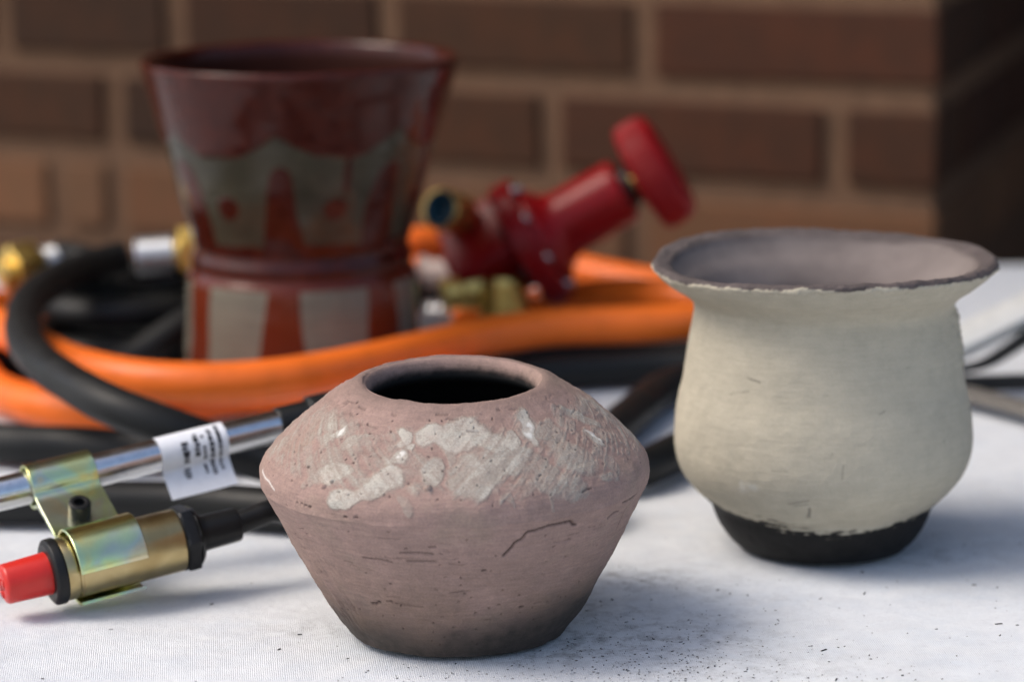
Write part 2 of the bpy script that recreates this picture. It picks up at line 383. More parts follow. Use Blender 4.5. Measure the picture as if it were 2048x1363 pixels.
rows = {  # z centre of the joint under the course -> joint centres along the wall
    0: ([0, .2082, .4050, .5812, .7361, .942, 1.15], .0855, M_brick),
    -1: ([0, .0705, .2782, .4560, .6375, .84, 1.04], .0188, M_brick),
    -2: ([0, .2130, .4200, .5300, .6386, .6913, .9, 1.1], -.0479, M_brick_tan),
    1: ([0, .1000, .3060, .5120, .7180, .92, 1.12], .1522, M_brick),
}
bw = {}
seed = 0
def put_brick(e0, e1, z0, z1, mat, axis='E'):
    global seed; seed += 1
    w, h = e1 - e0, z1 - z0; me = brick_mesh(w, h, .010, seed); me.materials.append(mat)
    o = bpy.data.objects.new("brick", me); COL.objects.link(o); o.parent = wall
    a, n_ = (E, N) if axis == 'E' else (Es, Ns)
    p = a * e0 - n_ * (.0085 + random.uniform(0, .001)) + Vector((0, 0, z0))
    M = Matrix((a, n_, Vector((0, 0, 1)))).transposed().to_4x4(); M.translation = p; o.matrix_local = M
    return o
for k, (js, zj, mt) in rows.items():
    for a, b in zip(js, js[1:]):
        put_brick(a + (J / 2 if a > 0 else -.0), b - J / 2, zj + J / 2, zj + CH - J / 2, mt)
    for i in range(3):
        s0 = (.0, .10)[k % 2] + i * .206
        if s0 + .19 < .6: put_brick(max(s0, .0) + (J / 2 if s0 > 0 else .004), s0 + .206 - J / 2, zj + J / 2, zj + CH - J / 2, mt, 'S')
    if k % 2: put_brick(.004, .10 - J / 2, zj + J / 2, zj + CH - J / 2, mt, 'S')
# courses beyond the picture, joined
v, f = [], []
def add_box_w(e0, e1, z0, z1, n1=.002):
    b = len(v); 
    for (e, z) in ((e0, z0), (e1, z0), (e1, z1), (e0, z1)):
        for n_ in (-.007, n1): p = wpt(e, n_, z); v.append(tuple(p))
    for i in range(4):
        j = (i + 1) % 4; f.append((b + 2 * i, b + 2 * j, b + 2 * j + 1, b + 2 * i + 1))
    f.append((b + 1, b + 3, b + 5, b + 7))
for k in list(range(-12, -2)) + list(range(2, 22)):
    zj = .0855 + k * CH; off = .103 * (k % 2)
    for i in range(11):
        e0 = max(0, i * .206 - off); e1 = min(back, (i + 1) * .206 - off)
        if e1 - e0 > .04: add_box_w(e0 + J / 2 * (e0 > 0), e1 - J / 2, zj + J / 2, zj + CH - J / 2)
for k in (-2, -1, 0, 1):
    zj = .0855 + k * CH; e = rows[k][0][-1]
    while e < back - .05: add_box_w(e + J / 2, min(e + .206, back) - J / 2, zj + J / 2, zj + CH - J / 2); e += .206
tag(poly("brick_courses", v, f, M_brick, wall), kind='stuff')

# unseen jamb and back, added past the corner to darken its side face
rv = []
for z in (mz0, mz1):
    for (p, q_) in ((.85, .12), (1.10, .12), (1.10, 1.30), (.85, 1.30)): w_ = -E * p + Es * q_; rv.append((w_.x, w_.y, z))
poly("added_shade_jamb", rv, [(0, 1, 5, 4), (1, 2, 6, 5), (2, 3, 7, 6), (3, 0, 4, 7), (7, 6, 5, 4)], M_brick, wall)
rv = []
for z in (mz0, mz1):
    for (p, q_) in ((-.05, 1.2), (.86, 1.2), (.86, 1.3), (-.05, 1.3)): w_ = -E * p + Es * q_; rv.append((w_.x, w_.y, z))
poly("added_shade_back", rv, [(0, 1, 5, 4), (1, 2, 6, 5), (2, 3, 7, 6), (3, 0, 4, 7), (7, 6, 5, 4)], M_added_shade, wall)

# unseen eave, added above the wall to keep sun and sky off it
e_out = .66
ev = []
for (e, n_, z) in ((-1.1, e_out, 1.625), (2.4, e_out, 1.625), (2.4, -1.4, 1.625), (-1.1, -1.4, 1.625)):
    p = Vector((.278, 1.93, 0)) + wpt(e, n_, z); ev.append(p)
vv = [tuple(p) for p in ev] + [(p.x, p.y, p.z + .16) for p in ev]
eave = poly("added_shade_eave", vv, [(3, 2, 1, 0), (4, 5, 6, 7)] + [(i, (i + 1) % 4, 4 + (i + 1) % 4, 4 + i) for i in range(4)], M_added_shade, bevel=.005)
tag(eave, kind='structure')

# ---------------------------------------------------------------- tablecloth
def cloth_z(x, y):
    p = np.stack([x * 9, y * 6, 0 * x + .3], -1); q = np.stack([x * 30, y * 22, 0 * x + 5.3], -1)
    return -.0015 + .0009 * vnoise(p, 3) + .0008 * vnoise(q, 5)
xs = np.r_[np.linspace(-.95, -.3, 40), np.linspace(-.295, .42, 300), np.linspace(.43, .95, 30)]
ys = np.r_[np.linspace(.45, .94, 40), np.linspace(.945, 1.35, 190), np.linspace(1.36, 1.815, 60)]
X, Y = np.meshgrid(xs, ys); Z = cloth_z(X, Y)
ED = 1.83
def soot_at(x, y):
    t = 0
    for (cx, cy, rx, ry, s) in ((.016, 1.045, .055, .022, .9), (.035, 1.06, .045, .03, .8), (.062, 1.05, .035, .022, .75), (.046, 1.135, .022, .016, .95), (.055, 1.12, .03, .014, .6),
                                (.085, 1.105, .035, .008, .45), (.030, 1.09, .03, .03, .55), (-.075, 1.075, .018, .016, .5), (.062, 1.075, .03, .02, .5), (-.10, 1.06, .02, .012, .22),
                                (.17, 1.165, .03, .02, .5), (.20, 1.18, .06, .03, .25), (.09, 1.15, .05, .03, .25), (.075, 1.02, .05, .02, .5)):
        t = np.maximum(t, s * np.exp(-((x - cx) / rx) ** 2 - ((y - cy) / ry) ** 2))
    return t
soot = soot_at(X, Y)
ny, nx = X.shape
# skirt: extra rows hanging over back and front, columns over the sides
rowsV = [np.stack([X, Y, Z], -1)]
def hang(line, out, depth=.55, n=14):
    res = []
    for i in range(1, n + 1):
        t = i / n; L = line.copy()
        fold = .012 * np.sin((line[:, 0] + line[:, 1]) * 38) * t
        L += np.array(out)[None] * (.012 * min(1, t * 8) + fold[:, None] + .03 * t) ; L[:, 2] -= depth * t - .003 * (1 - t)
        res.append(L)
    return np.array(res)
G = rowsV[0]
backS = hang(G[-1], (0, 1, 0)); frontS = hang(G[0], (0, -1, 0))[::-1]
full = np.concatenate([frontS, G, backS], 0); so_full = np.concatenate([np.zeros(frontS.shape[:2]), soot, np.zeros(backS.shape[:2])], 0)
L_ = hang(full[:, 0][14:-14], (-1, 0, 0)); R_ = hang(full[:, -1][14:-14], (1, 0, 0))
H, W = full.shape[:2]
idx = np.arange(H * W).reshape(H, W)
q = np.stack([idx[:-1, :-1], idx[:-1, 1:], idx[1:, 1:], idx[1:, :-1]], -1).reshape(-1, 4)
V = [full.reshape(-1, 3)]; base = H * W; at = [so_full.ravel()]
for side, col in ((L_, 0), (R_, W - 1)):
    n, m_ = side.shape[:2]; k = np.vstack([idx[14:-14, col][None], base + np.arange(n * m_).reshape(n, m_)])
    qq = np.stack([k[:-1, :-1], k[:-1, 1:], k[1:, 1:], k[1:, :-1]], -1).reshape(-1, 4); q = np.vstack([q, qq]); V.append(side.reshape(-1, 3)); at.append(np.zeros(n * m_)); base += n * m_
cloth = mesh_np("tablecloth", np.vstack(V), q, M_cloth, attrs={"soot": np.concatenate(at)})
tag(cloth, "off white canvas cloth with soot smudges spread over the table", "tablecloth")

# charcoal crumbs
bv, bf = [], []
def crumb(x, y, a, b, c, rot):
    z = float(cloth_z(np.array([x]), np.array([y]))[0]) + .0001
    k = len(bv); ca, sa = math.cos(rot), math.sin(rot)
    for (i, j, h) in ((-1, -1, 0), (1, -.8, 0), (.8, 1, 0), (-1, .7, 0), (-.7, -.6, 1), (.8, -.5, .8), (.6, .7, 1), (-.8, .5, .7)):
        dx, dy = i * a * random.uniform(.7, 1.2), j * b * random.uniform(.7, 1.2); bv.append((x + dx * ca - dy * sa, y + dx * sa + dy * ca, z + h * c))
    for q4 in ((0, 1, 5, 4), (1, 2, 6, 5), (2, 3, 7, 6), (3, 0, 4, 7), (4, 5, 6, 7)): bf.append(tuple(k + i for i in q4))
for _ in range(1200):
    x, y = random.gauss(.045, .045), random.gauss(1.015, .035)
    if (x + .0214) ** 2 + (y - 1.071) ** 2 < .041 ** 2 or y < .93: continue
    s = random.choice((.0001, .00013, .00018, .0002, .0003)); crumb(x, y, s * random.uniform(.8, 2.2), s * .6, s * .8, random.uniform(0, 6.3))
for _ in range(420):
    x, y = random.uniform(-.22, .27), random.uniform(.93, 1.2)
    if (x + .0214) ** 2 + (y - 1.071) ** 2 < .041 ** 2 or (x - .1255) ** 2 + (y - 1.1786) ** 2 < .036 ** 2: continue
    if x < 0 and random.random() < .75: continue
    s = random.choice((.00015, .0002, .00025, .0003, .00045)); crumb(x, y, s * random.choice((1, 1, 1.3, 1.6, 2, 2.4, 3.5)), s * .6, s * .8, random.uniform(0, 6.3))
cb = poly("charcoal_crumbs", bv, bf, M_char)
tag(cb, "fine black charcoal crumbs scattered over the white cloth", "charcoal crumbs", kind='stuff')

# ---------------------------------------------------------------- turned pots
def pot_grid(profile, step, nf, nb, sub=10, front=math.radians(100)):
    """profile of (r, z) from the outer bottom over the lip to the inner bottom; theta 0 faces the camera (-y)"""
    P = cmr(profile, sub); P, s = resample(P, step)
    th = np.r_[np.linspace(-front, front, nf, endpoint=False), np.linspace(front, 2 * math.pi - front, nb, endpoint=False)]
    T = np.gradient(P, axis=0); T /= np.maximum(np.linalg.norm(T, axis=1), 1e-9)[:, None]
    nr, nz = T[:, 1], -T[:, 0]
    return P, s, th, nr, nz

def pot_mesh(name, P, th, nr, nz, disp, loc, mat, attrs, lean=(0, 0), parent=None):
    R = P[:, 0][:, None] + nr[:, None] * disp; Zz = P[:, 1][:, None] + nz[:, None] * disp
    R = np.maximum(R, 1e-5)
    v = np.stack([R * np.sin(th) + lean[0] * Zz, -R * np.cos(th) + lean[1] * Zz, Zz], -1).reshape(-1, 3)
    n, mm = R.shape; idx = np.arange(n * mm).reshape(n, mm); i2 = np.roll(idx, -1, 1)
    q = np.stack([idx[:-1], i2[:-1], i2[1:], idx[1:]], -1).reshape(-1, 4)
    o = mesh_np(name, v, q, mat, parent, attrs=attrs); o.location = loc; return o

# --- squat pink pot
prof = [(.0004, .003), (.030, .0022), (.0385, .0012), (.0406, .0006), (.0416, .0022), (.0472, .0098), (.0525, .0193), (.0578, .0290), (.0626, .0390), (.0670, .0478), (.0694, .0530), (.0707, .0556), (.0716, .0582), (.0718, .0615), (.0710, .0645), (.0690, .0676), (.0655, .0716), (.0590, .0776), (.0530, .0825), (.0470, .0868), (.0424, .0897), (.0396, .0915), (.0374, .0928), (.0355, .0937), (.0338, .0939), (.0322, .0932), (.0311, .0912), (.0308, .0885), (.0330, .0850), (.045, .079), (.060, .067), (.064, .060), (.058, .042), (.036, .010), (.0004, .008)]
P, s, th, nr, nz = pot_grid(prof, .00034, 800, 180)
TH, ZZ = np.meshgrid(th, P[:, 1]); RR = P[:, 0][:, None] + 0 * TH
outer = np.arange(len(P)) < int(np.argmax(P[:, 1])) + 4
XYZ = np.stack([RR * np.sin(TH), -RR * np.cos(TH), ZZ], -1)
THd = (np.degrees(TH) + 180) % 360 - 180; Zmm = ZZ * 1000
om = outer[:, None] * np.ones_like(TH)
n_lo = fbm(XYZ * 90, 3, 11); n_mid = fbm(XYZ * 420, 3, 21); n_fine = vnoise(XYZ * 1600, 31)
PATCH = [(-50.5,83.3,3.71,2.90,-40,0.70),(-54.4,80.8,5.56,2.90,-35,0.40),(-41.9,81.3,4.17,3.48,-40,0.45),(-19.5,85.3,2.78,4.64,0,0.85),(-15.1,82.3,2.32,2.32,0,0.80),(-8.6,86.3,5.38,6.03,0,0.90),(5.4,85.6,10.20,6.95,0,0.95),(16.0,83.7,5.56,5.22,0,0.70),(23.8,83.6,2.78,4.06,0,0.75),(34.5,85.5,2.78,6.95,10,1.00),(44.0,84.0,6.49,5.22,0,0.50),(68.8,84.2,2.78,8.11,-35,0.65),(61.4,78.4,2.78,4.64,-30,0.70),(-20.5,71.8,6.8,6.2,-25,0.80),(-25.6,68.6,6.5,4.6,-40,0.66),(-31.0,65.3,7.2,4.4,-25,0.85),(-40.8,71.6,8.35,5.4,-20,0.60),(-18.5,79.0,3.71,3.48,0,0.70),(-6.2,75.2,4.17,6.38,0,0.80),(5.7,73.6,8.35,10.43,0,0.65),(10.6,74.2,5.56,9.27,20,0.60),(0.2,80.1,1.85,5.80,0,0.60),(22.0,77.6,10.20,6.95,0,0.55),(31.2,69.8,7.42,8.11,0,0.50),(44.5,76.3,9.27,9.27,0,0.45),(58.4,70.3,4.64,6.95,0,0.35),(-38.1,82.5,5.56,1.74,-45,0.50),(28.7,76.3,5.56,4.64,0,0.50),(16.1,65.4,1.11,4.64,0,0.30),(29.7,63.8,1.39,4.64,0,0.30)]
for a0 in range(95, 265, 17):  # the same smears carry on round the far side
    PATCH.append((a0 if a0 < 180 else a0 - 360, random.uniform(70, 86), random.uniform(4, 9), random.uniform(4, 7), random.uniform(-30, 30), random.uniform(.4, .9)))
for _ in range(22): PATCH.append((random.uniform(-62, 72), random.uniform(64, 87), random.uniform(2, 7), random.uniform(2, 6), random.uniform(-60, 20), random.uniform(.05, .4)))
glaze = np.full(TH.shape, -.5, np.float32)
wx = 2.5 * vnoise(XYZ * 190, 41) + .22 * vnoise(XYZ * 700, 42); wy = 2.5 * vnoise(XYZ * 190, 43) + .22 * vnoise(XYZ * 700, 44)
for (t0, z0, rx, rz, ro, st) in PATCH:
    u = np.radians(((THd - t0) + 180) % 360 - 180) * RR * 1000 + wx; w = (Zmm - z0) * 1.45 + wy; a = math.radians(ro)
    uu, ww = u * math.cos(a) - w * math.sin(a), u * math.sin(a) + w * math.cos(a)
    d = np.sqrt((uu / rx) ** 2 + (ww / rz) ** 2); glaze = np.maximum(glaze, (.34 + .55 * st) * np.clip((1.28 - d) * 2.2, -.6, 1) ** 1)
ua, va = TH * RR * 1000, Zmm * 1.45
brush = fbm(np.stack([(ua * np.sign(ua + .1) * .6 + va * .8) * .10, (va * .6 - ua * .8 * np.sign(ua + .1)) * .75, 0 * ua], -1), 3, 47)
glaze = glaze + .12 * n_lo + .13 * brush; glaze = np.clip(glaze, -.5, 1.15) * om - (1 - om) * .5
glaze = np.maximum(glaze, sstep(64, 71, Zmm) * sstep(91, 85, Zmm) * om * (.36 + .24 * n_lo + .12 * n_mid + .20 * brush))
gm = sstep(.32, .6, glaze + .2 * n_mid)

def ang(a, b): return np.abs((a - b + 180) % 360 - 180)
def stroke(lines, wid, arr, TH_d, Z_mm, R_m, zscale=1.15):
    """polylines in (theta deg, z mm): arr = max(arr, exp(-(d/wid)^2))"""
    for line, k in lines:
        pts, _ = resample(np.array(line, float), .25)
        for (t0, z0) in pts:
            j = t0 + random.gauss(0, .05); zz = z0 + random.gauss(0, .08)
            sel_r = np.where(np.abs(Z_mm[:, 0] - zz) < 1.2)[0]; sel_c = np.where(ang(TH_d[0], j) < 1.6)[0]
            if not len(sel_r) or not len(sel_c): continue
            ix = np.ix_(sel_r, sel_c)
            d2 = (np.radians(TH_d[ix] - j) * R_m[ix] * 1000) ** 2 + ((Z_mm[ix] - zz) * zscale) ** 2
            arr[ix] = np.maximum(arr[ix], k * np.exp(-d2 / wid ** 2))
crack = np.zeros_like(TH)
CR = [([(15.77, 44.84), (17.96, 47.55), (18.74, 49.68), (20.65, 50.67), (22.33, 53.4), (25.34, 53.8), (28.31, 54.6), (32.57, 54.9), (36.27, 54.9), (37.46, 53.44), (38.8, 52.82)], .9),
      ([(69.41, 56.8), (63.62, 56.79), (58.97, 56.22)], .9), ([(65.83, 55.56), (63.54, 51.18), (63.47, 44.31)], .75), ([(58.68, 52.91), (55.23, 53.06), (52.91, 52.02)], .7), ([(44.22, 65.37), (42.47, 65.49), (40.42, 64.95)], .6),
      ([(-29.69, 42.63), (-24.61, 42.4), (-19.79, 42.0)], .55), ([(-15.91, 46.39), (-10.93, 46.53), (-6.1, 46.38)], .55), ([(-14.39, 42.97), (-9.82, 43.11), (-5.34, 43.26)], .5), ([(-6.87, 49.17), (-4.97, 49.33)], .6)]
stroke(CR[:1], .46, crack, THd, np.where(om > 0, Zmm, -99), RR); stroke(CR[1:], .34, crack, THd, np.where(om > 0, Zmm, -99), RR)
dots = [(9.4, 39.12, .7), (-2.94, 36.56, .4), (2.25, 36.14, .4), (-24.07, 25.26, .6), (-20.38, 23.6, .6), (16.24, 23.49, .5), (25.59, 21.55, .7), (23.66, 26.66, .5), (-29.59, 23.79, .8), (-32.96, 22.56, .9), (-31, 23.1, .8), (37.74, 47.11, .4), (32.18, 45.74, .4), (-48.08, 60.69, .6), (-44.71, 59.97, .8), (-46.4, 60.3, .6), (-50.02, 60.47, .4), (-56.43, 57.8, .4), (-31.82, 58.77, .6), (-28.18, 59.35, .6), (-59.91, 91.36, .45), (-51.06, 88.91, .3), (-52.06, 72.02, .5), (-25.5, 25, .5), (-22, 24.5, .45)]
for _ in range(190):
    zz = random.choice((random.uniform(64, 90), random.uniform(6, 56))); dots.append((random.uniform(-85, 85), zz, abs(random.gauss(0, .13)) + .08))
for (t0, z0, rd) in dots: stroke([([(t0, z0), (t0 + random.uniform(.2, .9) * rd * 2, z0 + random.uniform(-.3, .3) * rd)], random.uniform(.6, 1))], max(.2, rd * .6), crack, THd, np.where(om > 0, Zmm, -99), RR)
for _ in range(70):
    t0, z0 = random.uniform(-80, 70), random.choice((random.uniform(10, 54), random.uniform(36, 52), random.uniform(86, 92))); L = random.uniform(1, 7)
    stroke([([(t0, z0), (t0 + L, z0 + random.uniform(-.5, .5))], random.uniform(.12, .4))], random.uniform(.18, .3), crack, THd, np.where(om > 0, Zmm, -99), RR)
white = np.zeros_like(TH); stroke([([(-78.43, 64.44), (-73.11, 63.45), (-68.01, 63.22), (-63.19, 61.51)], .8)], .35, white, THd, np.where(om > 0, Zmm, -99), RR)
for (t0, z0, rx, rz) in ((34.5, 86, 2.2, 5), (-50, 84, 1.6, 4), (62, 79, 1.8, 3.5), (-18, 79.6, 2, 1.6)):
    u = np.radians(THd - t0) * RR * 1000 + wx; w = (Zmm - z0) * 1.45 + wy; white = np.maximum(white, om * .75 * sstep(1.1, .5, np.sqrt((u / rx) ** 2 + (w / rz) ** 2)) * sstep(-.4, .3, n_mid))
# small blobs standing proud
blob = np.zeros_like(TH)
for (t0, z0, rd, h) in ((-6.85, 70.3, 1.35, .0016), (-40.4, 67.5, 1.1, .0011), (-38.5, 69.5, .9, .0010)):
    u = np.radians(THd - t0) * RR * 1000; w = (Zmm - z0) * 1.45; d = np.clip(1 - (u * u + w * w) / rd ** 2, 0, 1); blob = np.maximum(blob, h * np.sqrt(d) * om)
brown = sstep(56, 18, Zmm + 6 * n_lo) * (.55 + .4 * n_lo) * om; brown = np.clip(brown, 0, 1)
sootp = sstep(24, 2, Zmm + 3.5 * n_lo - 4 * np.exp(-((THd + 45) / 20) ** 2) - 9 * sstep(5, 60, THd)) * .95
sootp = np.maximum(sootp, .8 * np.exp(-((THd + 36) / 9) ** 2 - ((Zmm - 9) / 7) ** 2) * sstep(-.3, .6, n_mid)) * om
ridge = np.exp(-((Zmm - 57.3) / .9) ** 2) * om
groove = np.sin(Zmm * 2.1 + 2 * n_lo) * sstep(58, 50, Zmm) * sstep(4, 12, Zmm)
tool = vnoise(np.stack([TH * 5, 0 * TH, Zmm * 2.6], -1), 55)
gouge = np.exp(-((THd + 52) / 9) ** 2 - ((Zmm - 22) / 16) ** 2)
gl = vnoise(np.stack([(THd * .6 + Zmm * .25), Zmm * .16, 0 * TH], -1), 61)
disp = om * (.00045 * n_lo + .00006 * n_mid + .00005 * n_fine + .00003 * groove + .00005 * tool * sstep(92, 84, Zmm) + .00014 * gm + .00004 * gm * n_mid + .0004 * ridge * (.5 + .5 * vnoise(XYZ * 200, 66)) - .0011 * np.clip(crack, 0, 1) + .0007 * gouge * gl + .0008 * sstep(86, 92, Zmm) * vnoise(XYZ * 55, 91)) + blob
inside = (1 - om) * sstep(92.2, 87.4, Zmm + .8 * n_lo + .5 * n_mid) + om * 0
sootp = np.maximum(sootp, sstep(89.5, 94.5, Zmm + .9 * n_lo) * .30 * sstep(-60, 60, ang(THd, 0)) * om)
disp[0] *= 0
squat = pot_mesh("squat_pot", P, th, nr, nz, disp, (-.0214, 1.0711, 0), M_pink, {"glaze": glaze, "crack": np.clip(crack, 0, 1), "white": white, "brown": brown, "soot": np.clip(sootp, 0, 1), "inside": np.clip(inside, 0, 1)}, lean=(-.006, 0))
co = np.empty(len(squat.data.vertices) * 3, np.float32); squat.data.vertices.foreach_get("co", co); co = co.reshape(-1, 3)
co[:, 2] += (.048 * co[:, 1] + .0003) * sstep(.066, .092, co[:, 2]); squat.data.vertices.foreach_set("co", co.ravel()); squat.data.update()   # the mouth is thrown a little out of level
tag(squat, "squat pinkish raku pot with grey glaze smears and a small dark mouth", "pot")

# --- cream pot
prof = [(.0004, .003), (.024, .0022), (.0315, .0010), (.0338, .0004), (.0354, .0018), (.0380, .0042), (.0404, .0075), (.0423, .0108), (.0438, .0143), (.0447, .0172), (.0458, .0190), (.0496, .0226), (.0546, .0282), (.0580, .0338), (.0597, .0390), (.0603, .0440), (.0602, .0500), (.0593, .0577), (.0580, .0640), (.0567, .0690), (.0557, .0750), (.0550, .0804), (.0538, .0880), (.0525, .0950), (.0520, .0985), (.0528, .1015), (.0560, .1050), (.0612, .1088), (.0655, .1125), (.0680, .1152), (.0692, .1166), (.0691, .1180), (.0682, .1187), (.0665, .1187), (.0640, .1181), (.0620, .1174), (.0608, .1162), (.0596, .1140), (.0568, .1105), (.0520, .1060), (.0482, .1000), (.0475, .095), (.050, .088), (.0535, .066), (.056, .047), (.050, .028), (.030, .012), (.0004, .010)]
P, s, th, nr, nz = pot_grid(prof, .00055, 480, 150)
TH, ZZ = np.meshgrid(th, P[:, 1]); RR = P[:, 0][:, None] + 0 * TH; XYZ = np.stack([RR * np.sin(TH), -RR * np.cos(TH), ZZ], -1); THd = (np.degrees(TH) + 180) % 360 - 180; Zmm = ZZ * 1000
top_i = int(np.argmax(P[:, 1])); om = (np.arange(len(P)) < top_i)[:, None] * np.ones_like(TH); S = (s - s[top_i])[:, None] * 1000 + 0 * TH   # mm from the lip, negative outside
n_lo = fbm(XYZ * 60, 3, 71); n_mid = fbm(XYZ * 380, 3, 72); n_fine = vnoise(XYZ * 1300, 73)
streak = fbm(np.stack([TH * 8, 0 * TH, Zmm * 1.5], -1), 3, 74)
edge = -3.1 + .8 * n_lo + .9 * fbm(XYZ * 260, 3, 75) - 1.3 * sstep(8, 22, THd) * sstep(45, 34, THd) * (.3 + vnoise(XYZ * 160, 78))
clay = sstep(-.25, .25, S - edge)
carbon = sstep(1.0, -.7, (Zmm - 15.8 - 6.6 * np.sin(np.radians(np.clip(THd - 3, -90, 90))) ** 2) - 1.5 * streak - .9 * n_lo - 1.2 * n_mid) * om
carbon = np.maximum(carbon, .92 * sstep(-.25, .4, streak - .16 * (Zmm - 19.5)) * sstep(27, 20, Zmm) * sstep(0, -38, THd) * om)
mark = np.zeros_like(TH)
def cpos(px, py, cy=681.5):   # position on the belly from its place across the pot and its height
    return math.degrees(math.asin(max(-.98, min(.98, px)))), py
for (fx, z, dt, dz, k, w) in ((-.62, 79, 6, -1.2, .7, .35), (-.72, 71.5, 9, 2.5, .45, .3), (-.20, 24.5, .4, 4.6, .8, .45), (-.22, 24, 1.2, 3, .6, .4), (.02, 42, .6, 5.5, .4, .3), (-.05, 51, .5, 1.2, .4, .3), (.28, 66.5, 2.5, 1.0, .45, .3), (.72, 52, .3, .7, .6, .35), (-.33, 31, 8, 1.8, .5, .4), (-.30, 30, 6, 1.0, .4, .4), (-.42, 44.5, 6, .3, .4, .3), (-.1, 74, 1.5, .2, .35, .25), (-.05, 78, 1.2, .2, .3, .3), (.5, 83, 1.5, .2, .3, .3), (.7, 31, 1, .8, .4, .3)):
    t0, z0 = cpos(fx, z); stroke([([(t0, z0), (t0 + dt, z0 + dz)], k)], w, mark, THd, np.where(om > 0, Zmm, -99), RR)
mark *= .55 + .45 * (n_mid > -.3)
white = np.zeros_like(TH)
for (t0, z0, rx, rz) in ((-34, 37, 4, 1.6), (-38, 35.5, 2, 3)):
    u = np.radians(THd - t0) * RR * 1000; w = Zmm - z0; white = np.maximum(white, om * .5 * sstep(1.2, .3, np.sqrt((u / rx) ** 2 + (w / rz) ** 2) + .5 * n_mid))
crust = sstep(62, 80, THd) * sstep(110, 95, THd) * sstep(72, 80, Zmm) * sstep(101, 96, Zmm) * om
disp = om * (.00034 * n_lo + .00008 * n_mid + .00005 * n_fine + .00004 * streak + .0014 * crust * np.clip(n_mid + .3, 0, 2) - .0003 * mark - .00010 * carbon) + (S > -6) * (S < 5) * (.0005 * fbm(XYZ * 110, 3, 79) + .00030 * n_mid) * (1 - .0)
disp = disp - .00045 * clay * (S < .5) * om
disp[0] *= 0
wave_z = .0009 * np.sin(TH * 2 + .7) + .0006 * np.sin(TH * 3 + 2.)
lipw = sstep(100, 117, Zmm)
cream = pot_mesh("flared_pot", P + 0, th, nr, nz, disp, (.1255, 1.1786, 0), M_cream, {"clay": clay * (Zmm > 60), "clay_inside": sstep(5.5, 9, S + 1.2 * n_lo) , "carbon": carbon, "mark": np.clip(mark, 0, 1), "white": white})
co = np.empty(len(cream.data.vertices) * 3, np.float32); cream.data.vertices.foreach_get("co", co); co = co.reshape(-1, 3); co[:, 2] += (wave_z * lipw).ravel(); cream.data.vertices.foreach_set("co", co.ravel()); cream.data.update()
tag(cream, "cream coated pot with flared chipped rim and a bare blackened foot", "pot")

# --- tall red and grey pot
prof = [(.0004, .003), (.050, .002), (.0575, .0008), (.0588, .003), (.0591, .014), (.0589, .030), (.0586, .045), (.0583, .054), (.0577, .0592), (.0562, .0618), (.0553, .0640), (.0557, .0662), (.0555, .0690), (.0540, .0720), (.0536, .0752), (.0548, .0790), (.0574, .0880), (.0606, .0990), (.0645, .1130), (.0687, .1278), (.0729, .1425), (.0768, .1560), (.0785, .1625), (.0793, .1655), (.0786, .1676), (.0768, .1680), (.0750, .1666), (.0735, .1625), (.068, .142), (.060, .112), (.050, .082), (.046, .072), (.030, .066), (.0004, .064)]
P, s, th, nr, nz = pot_grid(prof, .001, 300, 140)
TH, ZZ = np.meshgrid(th, P[:, 1]); RR = P[:, 0][:, None] + 0 * TH; XYZ = np.stack([RR * np.sin(TH), -RR * np.cos(TH), ZZ], -1); THd = (np.degrees(TH) + 180) % 360 - 180; Zmm = ZZ * 1000
top_i = int(np.argmax(P[:, 1])); om = (np.arange(len(P)) < top_i)[:, None] * np.ones_like(TH)
per = 360 / 7; ph = ((THd + 6 + 360 * 7) / per) % 1                      # 0 at each cusp
wob = 1.6 * vnoise(XYZ * 60, 81) + .8 * vnoise(XYZ * 170, 87)
scal = 126 + 11.5 * np.abs(2 * ph - 1) ** 2.4 + wob * 1.2
red = sstep(-1.2, 1.2, Zmm - scal)
dc = np.where(ph > .5, ph - 1, ph) * per                                  # degrees from the tongue's axis
dc = dc + 3.0 * vnoise(np.stack([np.floor((THd + 6 + 360 * 7) / per), 0 * TH, Zmm * .03], -1), 82)
tw = 10.5 * np.clip((122 - Zmm) / 34, 0, 1) ** .34
red = np.maximum(red, sstep(-.9, .9, tw - np.abs(dc)) * sstep(126, 118, Zmm) * (Zmm > 60))
dd = np.hypot((np.abs(ph - .5) * per) * np.radians(1) * RR * 1000 / 6.2, (Zmm - 100.5 + wob) / 6.0); red = np.maximum(red, sstep(1.15, .85, dd))
red = np.maximum(red, sstep(82.5, 80, Zmm + wob) * sstep(58.6, 59.8, Zmm))
drop2 = np.hypot((THd - 24) * .0174 * RR * 1000 / 2.2, (Zmm - 117) / 11); red = np.maximum(red, .9 * sstep(1.1, .8, drop2))
fw = 7.5 + 2.4 * vnoise(np.stack([np.floor((THd + 6 + 2520) / per), 0 * TH + 3, Zmm * .02], -1), 83) + np.clip((50 - Zmm) * .06, 0, 3)
sl = dc + (Zmm - 40) * .10 * vnoise(np.stack([np.floor((THd + 6 + 2520) / per), 0 * TH + 9, 0 * TH], -1), 84)
red = np.where(Zmm < 59, np.maximum(red * 0, sstep(-.9, .9, fw - np.abs(sl))), red)
fd = np.hypot((np.abs(ph - .5) * per) * np.radians(1) * RR * 1000 / 4.2, np.maximum(0, Zmm - 12) / 11); red = np.where(Zmm < 59, np.maximum(red, sstep(1.15, .85, fd)), red)
red = np.maximum(red, 1 - om)
disp = .0004 * fbm(XYZ * 45, 2, 85) + .00002 * np.sin(Zmm * 1.05 + .4) * om + .00025 * red * om; disp[0] *= 0
foot = sstep(70, 55, Zmm)
